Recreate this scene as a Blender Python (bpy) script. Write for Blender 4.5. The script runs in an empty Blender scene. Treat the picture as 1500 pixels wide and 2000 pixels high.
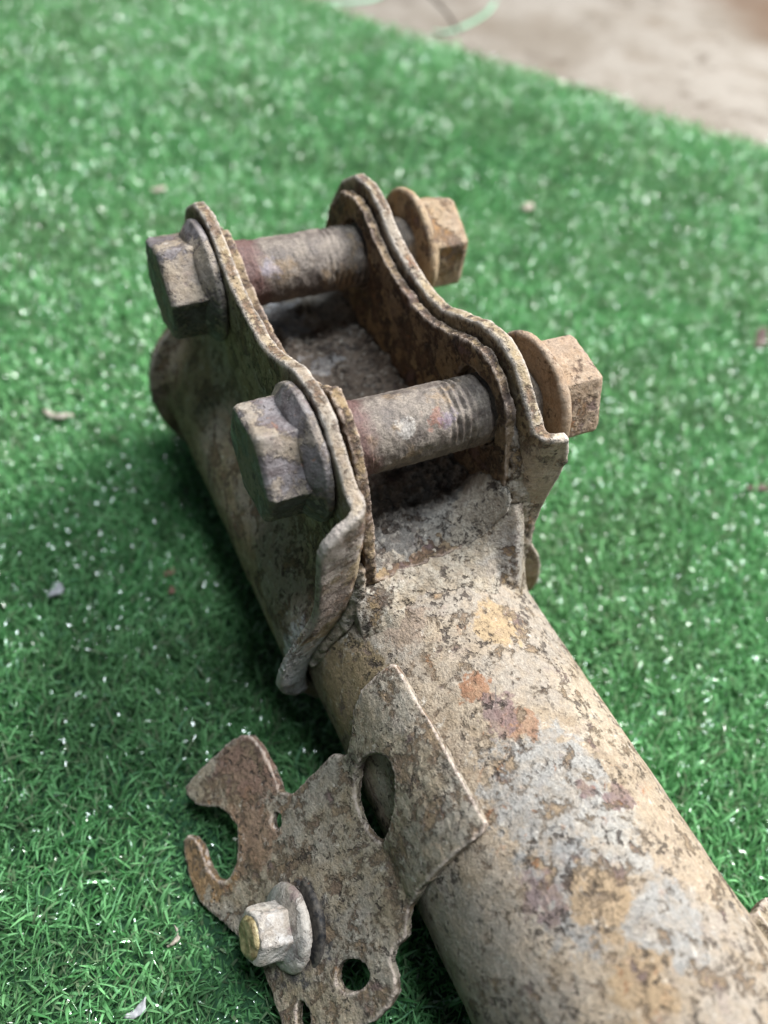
import bpy, bmesh, math, random
import numpy as np
from mathutils import Matrix, Vector, noise as mnoise
from mathutils.geometry import delaunay_2d_cdt

random.seed(7)
rng = np.random.default_rng(11)
MM = 0.001
scene = bpy.context.scene
col = scene.collection

# ------------------------------------------------------------------ camera
CAM_X = (0.8958015629, -0.4372914471, 0.0794716937)
CAM_Y = (0.2978107742, 0.7232969659, 0.6230170478)
CAM_Z = (-0.3299216613, -0.5344321185, 0.7781606570)
CAM_P = (-56.128, -79.156, 151.546)
cam_d = bpy.data.cameras.new('camera')
cam = bpy.data.objects.new('camera', cam_d)
col.objects.link(cam)
m = Matrix.Identity(4)
for i in range(3):
    m[i][0], m[i][1], m[i][2], m[i][3] = CAM_X[i], CAM_Y[i], CAM_Z[i], CAM_P[i] * MM
cam.matrix_world = m
cam_d.sensor_fit = 'VERTICAL'
cam_d.sensor_height = 36.0
cam_d.lens = 36.0 * 1547.5 / 2000.0
cam_d.clip_start = 0.005
cam_d.clip_end = 50.0
cam_d.dof.use_dof = True
cam_d.dof.focus_distance = 0.145
cam_d.dof.aperture_fstop = cam_d.lens / 3.1
scene.camera = cam

# ------------------------------------------------------------------ light
world = bpy.data.worlds.new('World')
scene.world = world
world.use_nodes = True
bg = world.node_tree.nodes['Background']
bg.inputs['Color'].default_value = (0.72, 0.86, 1.0, 1)
bg.inputs['Strength'].default_value = 0.115


def area(name, loc, target, sx, sy, power, color):
    d = bpy.data.lights.new(name, 'AREA')
    d.shape = 'RECTANGLE'
    d.size, d.size_y = sx, sy
    d.energy = power
    d.color = color
    o = bpy.data.objects.new(name, d)
    col.objects.link(o)
    o.location = loc
    o.rotation_euler = (Vector(target) - Vector(loc)).to_track_quat('-Z', 'Y').to_euler()
    return o


# the open doorway: daylight coming in high from the right and the far side
area('doorway_light', (0.66, 0.06, 0.80), (0.10, 0.10, 0), 0.4, 0.38, 28.0, (1.0, 0.988, 0.975))
# added cool fill from overhead, for the near flange faces and blade glints
area('overhead_fill', (0.15, -0.02, 1.25), (0.1, 0.1, 0), 0.3, 0.3, 14.0, (0.84, 0.93, 1.0))

vs = scene.view_settings
vs.view_transform = 'Standard'
vs.look = 'None'
vs.exposure = 0.0
vs.gamma = 1.0
vs.use_curve_mapping = False
scene.render.engine = 'CYCLES'
scene.cycles.use_denoising = True


# ------------------------------------------------------------------ node helper
class NT:
    def __init__(self, name):
        self.mat = bpy.data.materials.new(name)
        self.mat.use_nodes = True
        self.t = self.mat.node_tree
        self.t.nodes.clear()
        self.out = self.t.nodes.new('ShaderNodeOutputMaterial')
        self.bsdf = self.t.nodes.new('ShaderNodeBsdfPrincipled')
        self.link(self.bsdf.outputs[0], self.out.inputs['Surface'])
        tc = self.t.nodes.new('ShaderNodeTexCoord')
        self.obj = tc.outputs['Object']
        self.P = self.vmul(self.obj, 1000.0)

    def link(self, a, b):
        self.t.links.new(a, b)

    def put(self, sock, v):
        if hasattr(v, 'is_output'):
            self.link(v, sock)
        elif isinstance(v, tuple) and len(v) == 3 and sock.type == 'RGBA':
            sock.default_value = (*v, 1)
        else:
            sock.default_value = v

    def vmul(self, v, k):
        n = self.t.nodes.new('ShaderNodeVectorMath')
        n.operation = 'MULTIPLY'
        self.put(n.inputs[0], v)
        n.inputs[1].default_value = (k, k, k) if not isinstance(k, tuple) else k
        return n.outputs[0]

    def vadd(self, v, k):
        n = self.t.nodes.new('ShaderNodeVectorMath')
        n.operation = 'ADD'
        self.put(n.inputs[0], v)
        self.put(n.inputs[1], k)
        return n.outputs[0]

    def noise(self, size, detail=6.0, rough=0.6, dist=0.0, off=0.0, vec=None, color=False):
        n = self.t.nodes.new('ShaderNodeTexNoise')
        v = vec if vec is not None else self.P
        if off:
            v = self.vadd(v, (off, off * 1.7, off * 0.6))
        self.put(n.inputs['Vector'], v)
        n.inputs['Scale'].default_value = 1.0 / size
        n.inputs['Detail'].default_value = detail
        n.inputs['Roughness'].default_value = rough
        n.inputs['Distortion'].default_value = dist
        return n.outputs['Color' if color else 'Fac']

    def voronoi(self, size, vec=None, feature='F1', out='Distance'):
        n = self.t.nodes.new('ShaderNodeTexVoronoi')
        n.feature = feature
        self.put(n.inputs['Vector'], vec if vec is not None else self.P)
        n.inputs['Scale'].default_value = 1.0 / size
        return n.outputs[out]

    def step(self, v, a, b, lo=0.0, hi=1.0):
        n = self.t.nodes.new('ShaderNodeMapRange')
        n.interpolation_type = 'SMOOTHSTEP'
        self.put(n.inputs['Value'], v)
        n.inputs['From Min'].default_value = a
        n.inputs['From Max'].default_value = b
        n.inputs['To Min'].default_value = lo
        n.inputs['To Max'].default_value = hi
        return n.outputs[0]

    def math(self, op, a, b=0.0, clamp=False):
        n = self.t.nodes.new('ShaderNodeMath')
        n.operation = op
        n.use_clamp = clamp
        self.put(n.inputs[0], a)
        self.put(n.inputs[1], b)
        return n.outputs[0]

    def mix(self, f, a, b, mode='MIX'):
        n = self.t.nodes.new('ShaderNodeMix')
        n.data_type = 'RGBA'
        n.blend_type = mode
        self.put(n.inputs['Factor'], f)
        self.put(n.inputs['A'] if False else n.inputs[6], a)
        self.put(n.inputs[7], b)
        return n.outputs[2]

    def dist_to(self, c, stretch=(1, 1, 1)):
        n = self.t.nodes.new('ShaderNodeVectorMath')
        n.operation = 'SUBTRACT'
        self.put(n.inputs[0], self.P)
        n.inputs[1].default_value = c
        v = self.vmul(n.outputs[0], tuple(stretch))
        n2 = self.t.nodes.new('ShaderNodeVectorMath')
        n2.operation = 'LENGTH'
        self.link(v, n2.inputs[0])
        return n2.outputs['Value']

    def bump(self, h, dist, strength=1.0, normal=None):
        n = self.t.nodes.new('ShaderNodeBump')
        n.inputs['Strength'].default_value = strength
        n.inputs['Distance'].default_value = dist
        self.put(n.inputs['Height'], h)
        if normal is not None:
            self.link(normal, n.inputs['Normal'])
        return n.outputs[0]

    def pointy(self):
        return self.t.nodes.new('ShaderNodeNewGeometry').outputs['Pointiness']


def rust(name, mud=((0.31, 0.245, 0.175), (0.40, 0.345, 0.27), (0.30, 0.285, 0.26)), base=((0.135, 0.092, 0.066), (0.27, 0.19, 0.105)), dust=(0.54, 0.49, 0.42),
         cover=0.47, size=9.0, orange=0.62, pit=0.62, dust_at=0.57, edge=0.7, edge_col=(0.56, 0.46, 0.39), patches=(), off=0.0,
         bump=0.0007, rough=(0.65, 0.95), spec=0.3, flake=0.5, coats=(), scratch=0.0):
    """bare oxidised steel with a broken coat of dried mud, scale flakes, orange blooms and dust"""
    k = NT(name)
    n30 = k.noise(26.0, 4, 0.55, 0.3, off + 400)
    nA = k.noise(size, 9, 0.66, 0.35, off)
    nB = k.noise(size * 0.55, 8, 0.66, 0.4, off + 31)
    n4 = k.noise(3.6, 8, 0.68, 0.3, off + 77)
    n1 = k.noise(1.1, 5, 0.65, 0.0, off + 5)
    nf = k.noise(0.42, 3, 0.6, 0.0, off + 15)
    # steel below
    c = k.mix(k.step(nB, 0.38, 0.62), base[0], base[1])
    pur = k.noise(5.5, 6, 0.6, 0.3, off + 260)
    c = k.mix(k.step(pur, 0.56, 0.64, 0, 0.7), c, (0.17, 0.115, 0.115))
    # orange blooms
    no = k.noise(5.0, 8, 0.7, 0.9, off + 120)
    om = k.step(no, orange, orange + 0.07)
    c = k.mix(k.math('MULTIPLY', om, 0.85), c, k.mix(k.step(n4, 0.38, 0.6), (0.19, 0.075, 0.04), (0.37, 0.17, 0.06)))
    # mud coat
    mc = k.mix(k.step(n4, 0.36, 0.64), mud[0], mud[1])
    mc = k.mix(k.step(n30, 0.47, 0.58, 0, 0.85), mc, mud[2])
    warp = k.noise(3.4, 7, 0.68, 0.0, off + 44)
    w5 = k.math('SUBTRACT', warp, 0.5)
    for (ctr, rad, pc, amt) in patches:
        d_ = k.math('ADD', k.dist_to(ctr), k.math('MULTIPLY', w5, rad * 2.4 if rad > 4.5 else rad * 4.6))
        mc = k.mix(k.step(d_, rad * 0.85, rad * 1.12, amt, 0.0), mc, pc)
    cv = k.math('ADD', k.math('MULTIPLY', nA, 0.75), k.math('MULTIPLY', n1, 0.25))
    m_ = k.step(cv, cover - 0.03, cover + 0.045)
    c = k.mix(k.math('MULTIPLY', m_, k.step(nB, 0.4, 0.62, 0.95, 0.62)), c, mc)
    # dark lifted edge of the flakes
    rim = k.math('MULTIPLY', k.step(cv, cover - 0.03, cover, 0, 1), k.step(cv, cover + 0.004, cover + 0.03, 1, 0))
    c = k.mix(k.math('MULTIPLY', rim, flake), c, (0.07, 0.05, 0.042))
    # blooms that break through the coat
    no2 = k.noise(3.2, 7, 0.7, 0.6, off + 150)
    om2 = k.math('MULTIPLY', k.step(no2, orange + 0.01, orange + 0.06), k.step(n30, 0.40, 0.56, 1, 0.15))
    c = k.mix(k.math('MULTIPLY', om2, 0.7), c, (0.27, 0.125, 0.06))
    # settled dust over everything, with light on the flared rims painted in
    for (ctr, rad, pc, amt) in coats:
        d_ = k.math('ADD', k.dist_to(ctr), k.math('MULTIPLY', w5, rad * 2.0))
        brk = k.step(k.math('ADD', k.math('MULTIPLY', n1, 0.6), k.math('MULTIPLY', n4, 0.6)), 0.50, 0.72, 1.0, 0.35)
        c = k.mix(k.math('MULTIPLY', k.step(d_, rad * 0.6, rad * 1.2, amt, 0.0), brk), c, pc)
    if scratch:
        rotn = k.t.nodes.new('ShaderNodeVectorRotate')
        rotn.rotation_type = 'Z_AXIS'
        rotn.inputs['Angle'].default_value = 0.5
        k.link(k.P, rotn.inputs['Vector'])
        ns = k.noise(0.9, 2, 0.5, 0.0, off + 800, vec=k.vmul(rotn.outputs[0], (1.0, 0.07, 1.0)))
        sm = k.math('MULTIPLY', k.step(ns, 0.66, 0.70), k.step(k.noise(8.0, 4, 0.6, 0, off + 830), 0.50, 0.62, 0, scratch))
        c = k.mix(sm, c, (0.12, 0.105, 0.095))
    # clustered pits
    np_ = k.noise(1.6, 3, 0.65, 0.0, off + 300)
    clus = k.step(k.noise(7.5, 5, 0.62, 0, off + 310), 0.47, 0.60)
    pm = k.math('MULTIPLY', k.step(np_, pit - 0.03, pit + 0.05), clus)
    c = k.mix(k.math('MULTIPLY', pm, 0.85), c, (0.05, 0.038, 0.032))
    # pale dust
    nd = k.noise(2.4, 7, 0.72, 0.2, off + 510)
    c = k.mix(k.math('MULTIPLY', k.step(nd, dust_at, dust_at + 0.12, 0, 0.75), k.step(n1, 0.35, 0.6, 0.35, 1)), c, dust)
    g = k.math('ADD', k.math('MULTIPLY', n1, 0.6), k.math('MULTIPLY', nf, 0.6))
    c = k.mix(1.0, c, k.step(g, 0.36, 0.84, 0.72, 1.3), 'MULTIPLY')
    if edge:
        c = k.mix(k.step(k.pointy(), 0.508, 0.56, 0, edge), c, edge_col)
    k.put(k.bsdf.inputs['Base Color'], c)
    k.put(k.bsdf.inputs['Roughness'], k.math('MAXIMUM', k.step(n4, 0.3, 0.7, rough[0], rough[1]), k.math('MULTIPLY', m_, rough[1] * 0.95)))
    k.bsdf.inputs['Specular IOR Level'].default_value = spec
    h = k.math('ADD', k.math('MULTIPLY', n4, 0.7), k.math('MULTIPLY', n1, 0.6))
    h = k.math('ADD', h, k.math('MULTIPLY', nf, 0.4))
    h = k.math('ADD', h, k.math('MULTIPLY', m_, 0.42))
    h = k.math('SUBTRACT', h, k.math('MULTIPLY', pm, 0.5))
    k.put(k.bsdf.inputs['Normal'], k.bump(h, bump))
    return k.mat


GREY = (0.285, 0.278, 0.262)
TAN = (0.31, 0.22, 0.13)
RED = (0.25, 0.125, 0.07)
PURP = (0.18, 0.125, 0.12)
BRN = (0.17, 0.115, 0.07)
M_tube = rust('rusted_tube', scratch=0.75, mud=((0.275, 0.216, 0.152), (0.375, 0.308, 0.232), (0.31, 0.272, 0.228)), base=((0.20, 0.145, 0.10), (0.29, 0.215, 0.14)), flake=0.2, cover=0.425, size=4.5, orange=0.595, pit=0.56, off=3, patches=(
    ((-2, -54, 25), 11.0, GREY, 0.9), ((-8, -70, 24.5), 8.0, (0.25, 0.245, 0.235), 0.9), ((4, -66, 25), 6.0, (0.34, 0.325, 0.295), 0.9),
    ((-4, -73, 25), 5.5, TAN, 0.9), ((16, -45, 20), 9.0, (0.39, 0.325, 0.245), 0.8), ((18, -70, 19), 12.0, (0.36, 0.285, 0.205), 0.85),
    ((-5, -34, 25), 2.6, RED, 0.95), ((-1.5, -43, 25), 3.2, RED, 0.85), ((-4, -40, 25), 3.4, PURP, 0.85),
    ((2, -79, 25), 6.5, GREY, 0.9), ((-6, -84, 25), 5.0, TAN, 0.9), ((8, -60, 24), 2.2, PURP, 0.9), ((3, -57, 25), 1.6, PURP, 0.9),
    ((-13, -68, 22), 3.6, PURP, 0.8), ((6, -24, 24.5), 5.0, (0.38, 0.26, 0.13), 0.7), ((-22, -20, 12), 10.0, (0.25, 0.18, 0.09), 0.85),
    ((-10, -16, 23), 5.0, (0.22, 0.16, 0.12), 0.7)))
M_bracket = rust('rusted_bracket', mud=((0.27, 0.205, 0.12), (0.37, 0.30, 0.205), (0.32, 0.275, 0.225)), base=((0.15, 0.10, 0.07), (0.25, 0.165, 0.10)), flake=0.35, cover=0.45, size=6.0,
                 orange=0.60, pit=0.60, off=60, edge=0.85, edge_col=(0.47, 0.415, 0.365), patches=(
    ((-25, -11, 44), 9.0, (0.44, 0.385, 0.355), 0.85), ((-27, -11, 28), 8.0, (0.40, 0.33, 0.30), 0.8), ((-31, -11, 8), 11.0, (0.50, 0.49, 0.48), 0.95),  # pale rim: dust plus the light on its face, put into the colour
    ((25, -8, 42), 11.0, (0.45, 0.385, 0.30), 0.85), ((27, -8, 18), 11.0, (0.43, 0.36, 0.285), 0.85)), coats=(
    ((-25, -11, 46), 8.0, (0.42, 0.355, 0.32), 0.8), ((-26, -11, 30), 8.0, (0.40, 0.325, 0.285), 0.75), ((-31, -11, 4), 11.0, (0.52, 0.52, 0.53), 0.9),  # rim dust, with the bluish-white tip highlight painted in
    ((25, -8, 44), 9.0, (0.45, 0.385, 0.31), 0.8), ((25, -8, 26), 9.0, (0.43, 0.36, 0.29), 0.75)))
M_channel = rust('rusted_channel', mud=((0.23, 0.155, 0.08), (0.31, 0.235, 0.14), (0.22, 0.165, 0.11)), base=((0.06, 0.042, 0.034), (0.16, 0.10, 0.06)), cover=0.49, size=7.0,
                 orange=0.60, pit=0.57, off=140, edge=0.7, edge_col=(0.43, 0.34, 0.28), dust_at=0.62)
M_hose = rust('rusted_hose_bracket', mud=((0.28, 0.225, 0.15), (0.36, 0.31, 0.235), (0.30, 0.27, 0.225)), base=((0.165, 0.115, 0.08), (0.26, 0.19, 0.12)), flake=0.3, cover=0.455, size=5.0, orange=0.61, pit=0.58, off=230, edge=0.9,
              edge_col=(0.56, 0.46, 0.39), patches=(((-42, -18, -10), 9.0, (0.19, 0.105, 0.075), 0.85), ((-47, -29, -16), 8.0, (0.23, 0.135, 0.085), 0.8),
                       ((-56, -26, -24), 9.0, (0.28, 0.165, 0.075), 0.9), ((-45, -49, -13), 8.5, (0.045, 0.047, 0.055), 0.9)))
M_dirt = rust('caked_mud', mud=((0.175, 0.15, 0.12), (0.30, 0.27, 0.23), (0.20, 0.19, 0.175)), base=((0.06, 0.05, 0.045), (0.16, 0.12, 0.09)), cover=0.43, size=5.0, orange=0.66,
              pit=0.56, bump=0.0011, edge=0.4, off=330, edge_col=(0.48, 0.44, 0.38),
              patches=(((2, 38, 28), 24.0, (0.115, 0.085, 0.065), 0.95), ((-2, 68, 28), 8.0, (0.36, 0.37, 0.39), 0.9), ((2, 50, 28), 4.0, (0.30, 0.29, 0.29), 0.7),  # brown far floor, with the shade between the ears painted into it
                       ((-4, 1, 28), 5.5, (0.14, 0.13, 0.12), 0.85), ((8, -3, 27), 6.0, (0.33, 0.30, 0.26), 0.8), ((-7, -7, 26), 3.6, (0.38, 0.32, 0.25), 0.8), ((1, -7, 26), 3.8, (0.38, 0.32, 0.25), 0.8),
                       ((9, -6.5, 27), 4.5, (0.42, 0.36, 0.285), 0.85), ((15, -4, 33), 8.0, (0.42, 0.365, 0.29), 0.85)))
M_weld = rust('dusty_weld_mud', mud=((0.30, 0.25, 0.19), (0.43, 0.385, 0.315), (0.32, 0.30, 0.275)), cover=0.43, size=6.0, orange=0.63, pit=0.58, bump=0.001, edge=0.3, off=370)
M_head = rust('bolt_head_steel', mud=((0.19, 0.145, 0.10), (0.285, 0.235, 0.175), (0.22, 0.185, 0.145)), base=((0.095, 0.075, 0.075), (0.19, 0.17, 0.172)), cover=0.485, size=8.0,
              orange=0.62, pit=0.64, bump=0.0004, rough=(0.32, 0.85), spec=0.55, off=410, edge=0.6, edge_col=(0.36, 0.32, 0.28), dust_at=0.62)
M_nut = rust('dusty_brown_nut', mud=((0.26, 0.185, 0.125), (0.36, 0.28, 0.205), (0.30, 0.225, 0.165)), base=((0.14, 0.085, 0.06), (0.27, 0.16, 0.08)), cover=0.44, size=9.0,
             orange=0.62, pit=0.63, bump=0.0004, off=520, edge=0.6, edge_col=(0.42, 0.33, 0.255), dust_at=0.62)
M_nut2 = rust('orange_rusted_nut', mud=((0.26, 0.19, 0.13), (0.36, 0.285, 0.205), (0.32, 0.235, 0.145)), base=((0.14, 0.095, 0.075), (0.29, 0.165, 0.07)), cover=0.43, size=8.0,
              orange=0.61, pit=0.63, bump=0.0004, off=560, edge=0.5, edge_col=(0.42, 0.32, 0.22), dust_at=0.64)
M_stud = rust('zinc_stud', mud=((0.36, 0.32, 0.27), (0.46, 0.43, 0.39), (0.40, 0.37, 0.33)), base=((0.28, 0.24, 0.20), (0.40, 0.38, 0.36)), cover=0.46, orange=0.66, pit=0.66, bump=0.0003,
              rough=(0.35, 0.8), spec=0.5, off=610, edge=0.4, flake=0.2)


def shank_mat():
    k = NT('bolt_shank_steel')
    n4 = k.noise(3.5, 7, 0.65, 0.3)
    n1 = k.noise(0.8, 5, 0.7)
    nf = k.noise(0.35, 2, 0.6, 0, 9)
    sep = k.t.nodes.new('ShaderNodeSeparateXYZ')
    k.link(k.P, sep.inputs[0])
    c = k.mix(k.step(n4, 0.38, 0.64), (0.10, 0.08, 0.068), (0.205, 0.172, 0.142))
    c = k.mix(k.step(k.noise(8, 6, 0.6, 0, 40), 0.55, 0.66, 0, 0.7), c, (0.24, 0.165, 0.095))
    x = k.math('ADD', sep.outputs[0], k.math('MULTIPLY', k.math('SUBTRACT', n4, 0.5), 6.0))
    c = k.mix(k.step(x, -10.0, -6.0, 0.85, 0), c, (0.105, 0.052, 0.046))
    for ctr, r_, pc in (((4.2, 4.6, 52.3), 1.9, (0.25, 0.085, 0.05)), ((6.4, 4.3, 51.8), 1.7, (0.16, 0.13, 0.20)), ((-1.8, 4.8, 52.3), 1.7, (0.48, 0.45, 0.41)),
                        ((-6.5, 59.2, 50.6), 2.0, (0.30, 0.28, 0.34))):
        d_ = k.math('ADD', k.dist_to(ctr), k.math('MULTIPLY', k.math('SUBTRACT', k.noise(2.0, 7, 0.75), 0.5), 9.0))
        c = k.mix(k.step(d_, r_ * 0.6, r_ * 1.2, 0.45, 0), c, pc)
    c = k.mix(1.0, c, k.step(k.math('ADD', n1, nf), 0.6, 1.4, 0.6, 1.45), 'MULTIPLY')
    k.put(k.bsdf.inputs['Base Color'], c)
    k.put(k.bsdf.inputs['Roughness'], k.step(n4, 0.35, 0.7, 0.5, 0.85))
    k.bsdf.inputs['Specular IOR Level'].default_value = 0.45
    k.put(k.bsdf.inputs['Normal'], k.bump(k.math('ADD', k.math('MULTIPLY', n1, 1.0), k.math('MULTIPLY', n4, 0.5)), 0.0003))
    return k.mat


M_shank = shank_mat()


def plain(name, c0, c1, size, rough=0.6, spec=0.4, bump=0.0):
    k = NT(name)
    n = k.noise(size, 6, 0.65, 0.3)
    k.put(k.bsdf.inputs['Base Color'], k.mix(k.step(n, 0.35, 0.65), c0, c1))
    k.bsdf.inputs['Roughness'].default_value = rough
    k.bsdf.inputs['Specular IOR Level'].default_value = spec
    if bump:
        k.put(k.bsdf.inputs['Normal'], k.bump(n, bump))
    return k.mat


M_gold = plain('yellow_passivated_end', (0.15, 0.11, 0.05), (0.40, 0.325, 0.17), 1.3, 0.35, 0.6, 0.0004)
M_black = plain('oily_stain', (0.018, 0.018, 0.02), (0.11, 0.095, 0.08), 1.6, 0.6, 0.3, 0.0003)
M_strand = plain('pale_green_plastic', (0.16, 0.36, 0.22), (0.30, 0.52, 0.36), 6, 0.4, 0.5)
M_stem = plain('dry_dark_stem', (0.09, 0.075, 0.06), (0.16, 0.13, 0.10), 3, 0.8)
M_chip = plain('pale_wood_chip', (0.30, 0.25, 0.20), (0.45, 0.40, 0.34), 1.5, 0.8, 0.3, 0.0003)
M_fluff = plain('white_lint', (0.28, 0.28, 0.29), (0.48, 0.48, 0.50), 1.0, 0.9, 0.2)
M_flake = plain('rust_flake', (0.16, 0.085, 0.065), (0.27, 0.16, 0.12), 1.0, 0.85, 0.2, 0.0003)
M_dflake = plain('dark_flake', (0.06, 0.04, 0.04), (0.14, 0.09, 0.08), 1.0, 0.8, 0.2, 0.0003)


def turf_mat():
    k = NT('green_plastic_blades')
    geo = k.t.nodes.new('ShaderNodeNewGeometry')
    rnd = geo.outputs['Random Per Island']
    c = k.mix(k.step(rnd, 0.0, 1.0), (0.076, 0.25, 0.08), (0.245, 0.56, 0.235))
    big = k.noise(55.0, 3, 0.5)
    c = k.mix(k.step(big, 0.42, 0.64, 0, 0.28), c, (0.13, 0.17, 0.085))
    c = k.mix(k.step(k.noise(14.0, 4, 0.6, 0.4, 70), 0.54, 0.66, 0, 0.4), c, (0.07, 0.13, 0.06))
    r2 = k.math('FRACT', k.math('MULTIPLY', rnd, 37.7))
    c = k.mix(k.step(r2, 0.84, 0.90, 0, 0.7), c, (0.19, 0.22, 0.14))
    c = k.mix(k.step(r2, 0.02, 0.05, 0.55, 0.0), c, (0.20, 0.42, 0.26))
    k.put(k.bsdf.inputs['Base Color'], c)
    r3 = k.math('FRACT', k.math('MULTIPLY', rnd, 91.3))
    k.put(k.bsdf.inputs['Roughness'], k.step(r3, 0.0, 1.0, 0.025, 0.22))
    k.bsdf.inputs['Specular IOR Level'].default_value = 1.0
    k.bsdf.inputs['Sheen Weight'].default_value = 0.05
    k.bsdf.inputs['Sheen Roughness'].default_value = 0.4
    tr = k.t.nodes.new('ShaderNodeBsdfTranslucent')
    k.put(tr.inputs['Color'], c)
    mx = k.t.nodes.new('ShaderNodeMixShader')
    mx.inputs[0].default_value = 0.22
    k.link(k.bsdf.outputs[0], mx.inputs[1])
    k.link(tr.outputs[0], mx.inputs[2])
    k.link(mx.outputs[0], k.out.inputs['Surface'])
    return k.mat


M_turf = turf_mat()
M_back = plain('turf_backing_green', (0.02, 0.06, 0.028), (0.035, 0.10, 0.045), 4, 0.9, 0.2)


def floor_mat():
    k = NT('dusty_concrete')
    a = k.noise(90, 8, 0.62, 0.5)
    b = k.noise(22, 8, 0.68, 0.4, 40)
    f = k.noise(2.0, 4, 0.6, 0, 90)
    c = k.mix(k.step(a, 0.38, 0.64), (0.165, 0.14, 0.112), (0.235, 0.21, 0.18))
    c = k.mix(k.step(b, 0.50, 0.68, 0, 0.6), c, (0.15, 0.12, 0.09))
    c = k.mix(k.step(k.noise(24, 8, 0.68, 0.6, 140), 0.57, 0.66, 0, 0.75), c, (0.09, 0.07, 0.052))
    for ctr, r_ in (((452, 300, -33), 55), ((470, 370, -33), 60)):  # dark far corner: shadow and dirt painted into the concrete colour
        d_ = k.math('ADD', k.dist_to(ctr), k.math('MULTIPLY', k.math('SUBTRACT', b, 0.5), 50.0))
        c = k.mix(k.step(d_, r_ * 0.5, r_ * 1.2, 0.8, 0), c, (0.11, 0.07, 0.045))
    c = k.mix(1.0, c, k.step(f, 0.3, 0.7, 0.85, 1.15), 'MULTIPLY')
    k.put(k.bsdf.inputs['Base Color'], c)
    k.bsdf.inputs['Roughness'].default_value = 0.85
    k.bsdf.inputs['Specular IOR Level'].default_value = 0.3
    k.put(k.bsdf.inputs['Normal'], k.bump(k.math('ADD', b, k.math('MULTIPLY', f, 0.3)), 0.0015))
    return k.mat


M_floor = floor_mat()


# ------------------------------------------------------------------ mesh helpers (all in millimetres)
def mesh_obj(name, verts, faces, mat, parent=None, smooth=True):
    me = bpy.data.meshes.new(name)
    v = np.asarray(verts, dtype=float) * MM
    me.from_pydata(v.tolist(), [], [tuple(int(i) for i in f) for f in faces])
    me.update()
    if smooth:
        me.polygons.foreach_set('use_smooth', [True] * len(me.polygons))
    me.materials.append(mat)
    o = bpy.data.objects.new(name, me)
    col.objects.link(o)
    if parent is not None:
        adopt(o, parent)
    return o


def adopt(o, parent):
    o.parent = parent
    root = parent
    while root.parent is not None:
        root = root.parent
    if parent is root:
        o.matrix_parent_inverse = Matrix.Translation(-root.location)
    # sub-parts hang on parts that already sit at the world origin


def tag(o, label=None, cat=None, group=None, kind=None):
    if label:
        o['label'] = label
    if cat:
        o['category'] = cat
    if group:
        o['group'] = group
    if kind:
        o['kind'] = kind
    return o


TEX = {}


def clouds(size_mm, depth=4):
    key = (size_mm, depth)
    if key not in TEX:
        t = bpy.data.textures.new('clouds_%g' % size_mm, 'CLOUDS')
        t.noise_scale = size_mm * MM
        t.noise_depth = depth
        t.noise_basis = 'IMPROVED_PERLIN'
        TEX[key] = t
    return TEX[key]


def corrode(o, voxel=0.55, smooth=3, disp=((6.0, 0.5), (1.6, 0.35))):
    """closed shell -> evenly eroded skin with softened, uneven edges"""
    if voxel:
        r = o.modifiers.new('remesh', 'REMESH')
        r.mode = 'VOXEL'
        r.voxel_size = voxel * MM
        r.use_smooth_shade = True
        if smooth:
            s = o.modifiers.new('soften', 'SMOOTH')
            s.factor = 0.5
            s.iterations = smooth
    for size, amp in disp:
        d = o.modifiers.new('scale', 'DISPLACE')
        d.texture = clouds(size)
        d.texture_coords = 'LOCAL'
        d.strength = amp * MM * 2
        d.mid_level = 0.5
    return o


def densify(poly, step):
    out = []
    n = len(poly)
    for i in range(n):
        a = np.array(poly[i], float)
        b = np.array(poly[(i + 1) % n], float)
        k = max(1, int(np.linalg.norm(b - a) / step))
        for j in range(k):
            out.append(tuple(a + (b - a) * j / k))
    return out


def chaikin(poly, it=1):
    for _ in range(it):
        q = []
        n = len(poly)
        for i in range(n):
            a = np.array(poly[i], float)
            b = np.array(poly[(i + 1) % n], float)
            q += [tuple(a * .75 + b * .25), tuple(a * .25 + b * .75)]
        poly = q
    return poly


def inside(pts, poly):
    pts = np.asarray(pts)
    x, y = pts[:, 0], pts[:, 1]
    c = np.zeros(len(pts), bool)
    p = np.asarray(poly)
    j = len(p) - 1
    for i in range(len(p)):
        xi, yi, xj, yj = p[i, 0], p[i, 1], p[j, 0], p[j, 1]
        if yi != yj:
            c ^= ((yi > y) != (yj > y)) & (x < (xj - xi) * (y - yi) / (yj - yi) + xi)
        j = i
    return c


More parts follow.
